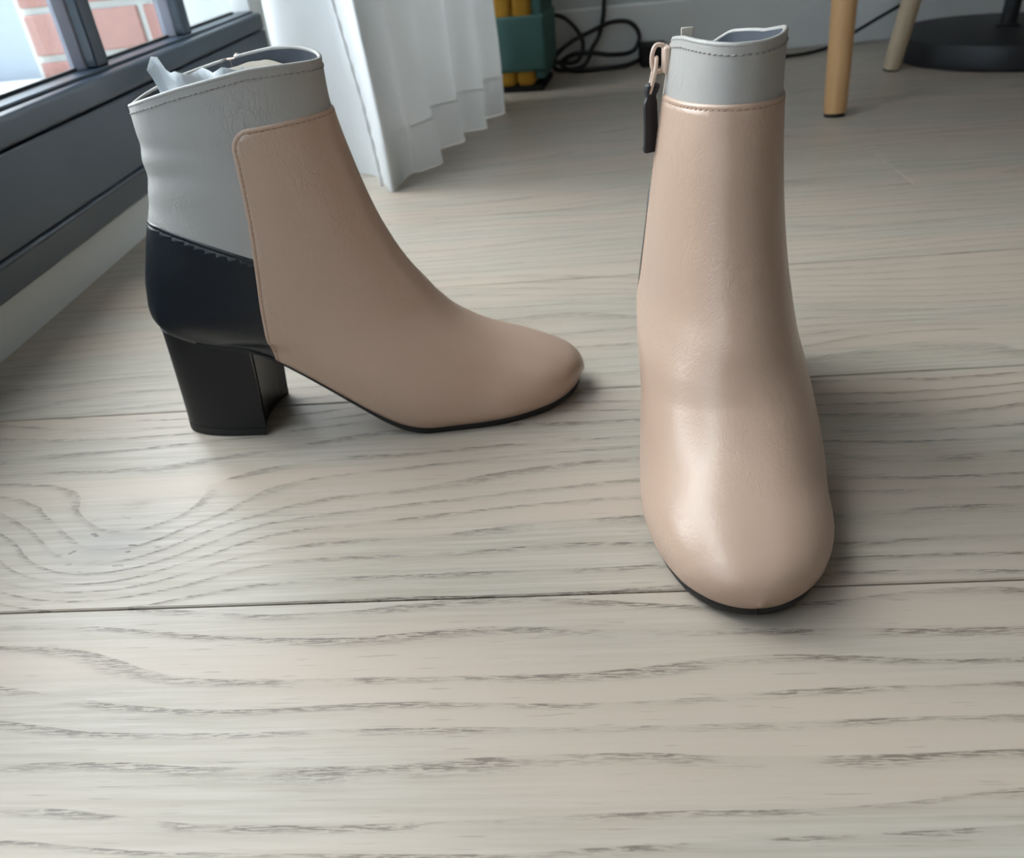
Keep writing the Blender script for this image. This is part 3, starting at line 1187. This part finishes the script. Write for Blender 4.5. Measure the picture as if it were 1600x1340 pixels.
bm = box_bm((-.081, -.0725, .034), (.0805, .068, .122), .006, 3)
bm_obj('band', bm, M_TEAL, bag, True, 40)

# ------------------------------------------------------------------ cables
M_CABLE = simple('black_cable', srgb(16, 17, 18), .5)
YW = 1.690
loopA = catmull([(.098, 1.694, .46), (.092, 1.694, .25), (.087, 1.694, .117), (.078, YW, .064), (.062, YW - .01, .038), (.045, 1.66, .012), (.010, 1.66, .006), (-.012, 1.665, .010), (-.010, 1.675, .030), (.022, 1.68, .052), (.06, 1.682, .066),
                 (.10, YW, .078), (.135, YW, .074), (.152, YW, .050), (.138, 1.68, .026), (.10, 1.67, .024), (.06, 1.672, .030), (.025, 1.675, .030), (.00, 1.672, .016), (.02, 1.655, .005), (.07, 1.645, .005), (.12, 1.65, .006), (.150, 1.662, .012)], 8)
loopB = catmull([(-.045, 1.655, .105), (-.020, 1.665, .104), (.010, 1.678, .094), (.034, 1.68, .070), (.044, 1.682, .044), (.030, 1.67, .018), (-.010, 1.672, .020), (-.040, 1.665, .034), (-.070, 1.66, .045)], 8)
v, f = tube(loopA, .0042, 8)
v2, f2 = tube(loopB, .004, 8)
o = mesh_obj('power_cable', list(v) + list(v2), list(f) + [tuple(i + len(v) for i in q_) for q_ in f2], M_CABLE)
tag(o, 'black power cable looped in a tangle at the baseboard', 'cable')
o = box('power_adapter', (.150, 1.638, 0), (.200, 1.688, .040), M_DARK, None, .006, 2)
tag(o, 'small black power adapter on the floor by the wall', 'adapter')
cord = catmull([(.200, 1.655, .014), (.25, 1.63, .004), (.32, 1.60, .0035), (.40, 1.612, .0035), (.455, 1.625, .004), (.50, 1.64, .010), (.545, 1.662, .026), (.60, 1.675, .050), (.66, 1.685, .075), (.73, 1.69, .096), (.80, 1.692, .125), (.90, 1.70, .19), (1.02, 1.705, .30)], 8)
v, f = tube(cord, .0032, 8)
o = mesh_obj('lamp_cord', v, f, M_CABLE)
tag(o, 'thin black cord rising along the wall behind the wooden legs', 'cord')

# ------------------------------------------------------------------ floor lamp
M_LAMP = simple('matt_black_metal', srgb(26, 29, 33), .45, bump=(500, .1, .0002))
lamp = empty('floor_lamp', (.738, 1.495, 0))
tag(lamp, 'black floor lamp with a thick round base', 'lamp')


def lathe(name, prof, mat, parent, seg=64, loc=(0, 0, 0)):
    V_, F_ = [], []
    for r, z_ in prof:
        for k in range(seg):
            a = 2 * math.pi * k / seg
            V_.append((loc[0] + r * math.cos(a), loc[1] + r * math.sin(a), loc[2] + z_))
    for i in range(len(prof) - 1):
        for k in range(seg):
            F_.append((i * seg + k, i * seg + (k + 1) % seg, (i + 1) * seg + (k + 1) % seg, (i + 1) * seg + k))
    F_.append(tuple(range(seg))[::-1])
    F_.append(tuple((len(prof) - 1) * seg + k for k in range(seg)))
    return mesh_obj(name, V_, F_, mat, parent, True, 40)


lathe('base', [(.170, .0), (.1745, .003), (.1745, .034), (.172, .0375), (.165, .0385), (.02, .0395)], M_LAMP, lamp)
lathe('collar', [(.0185, .039), (.0185, .0425), (.0165, .044), (.012, .0445)], M_LAMP, lamp, 32)
lathe('pole', [(.0125, .043), (.0125, 1.5)], M_LAMP, lamp, 24)

# ------------------------------------------------------------------ side table with round wooden legs
kw = NT('beech')
co = kw.obj()
mp = kw.n('ShaderNodeMapping'); mp.inputs['Scale'].default_value = (60, 60, 3)
kw.l(co, mp.inputs[0])
g1 = kw.noise(mp.outputs[0], 1.6, 3, .6)
kw.l(kw.mix(g1, srgb(196, 148, 96), srgb(226, 184, 134)), kw.b.inputs['Base Color'])
kw.b.inputs['Roughness'].default_value = .45
M_WOOD = kw.m
kw2 = NT('beech_backlit')  # same beech for the far leg, its backlit paleness put into the colour
co = kw2.obj()
mp = kw2.n('ShaderNodeMapping'); mp.inputs['Scale'].default_value = (60, 60, 3)
kw2.l(co, mp.inputs[0])
kw2.l(kw2.mix(kw2.noise(mp.outputs[0], 1.6, 3, .6), srgb(190, 168, 138), srgb(212, 194, 166)), kw2.b.inputs['Base Color'])
kw2.b.inputs['Roughness'].default_value = .45


def splayed_leg(name, foot, direction, length, r0, r1, mat, parent):
    d = Vector(direction).normalized()
    a = Vector(foot)
    pts = [a + d * (length * t) for t in (0, .02, .25, .5, .75, 1)]
    v, f = tube(pts, [r0 * .94, r0, r0 + (r1 - r0) * .25, r0 + (r1 - r0) * .5, r0 + (r1 - r0) * .75, r1], 24)
    lg = mesh_obj(name, v, f, mat, parent, True, 50)
    v, f = tube([a - d * .0035, a + d * .0005], r0 * .9, 20)
    mesh_obj('foot_pad', v, f, M_DARK, lg, True, 50)
    return lg


tb = empty('side_table', (.367, 1.155, 0))
tag(tb, 'small table on splayed round wooden legs standing by the black lamp base', 'table')
dz = .0036
splayed_leg('leg', (0, 0, dz), (.0, .13, 1), .47, .0148, .0185, M_WOOD, tb)
splayed_leg('leg', (.166, .267, dz), (.11, -.09, 1), .47, .0135, .0170, kw2.m, tb)
splayed_leg('leg', (.42, -.05, dz), (-.14, .04, 1), .47, .0148, .0185, M_WOOD, tb)
lathe('top', [(.25, 0), (.265, .004), (.265, .016), (.25, .02)], M_WOOD, tb, 48, (.21, .12, .466))
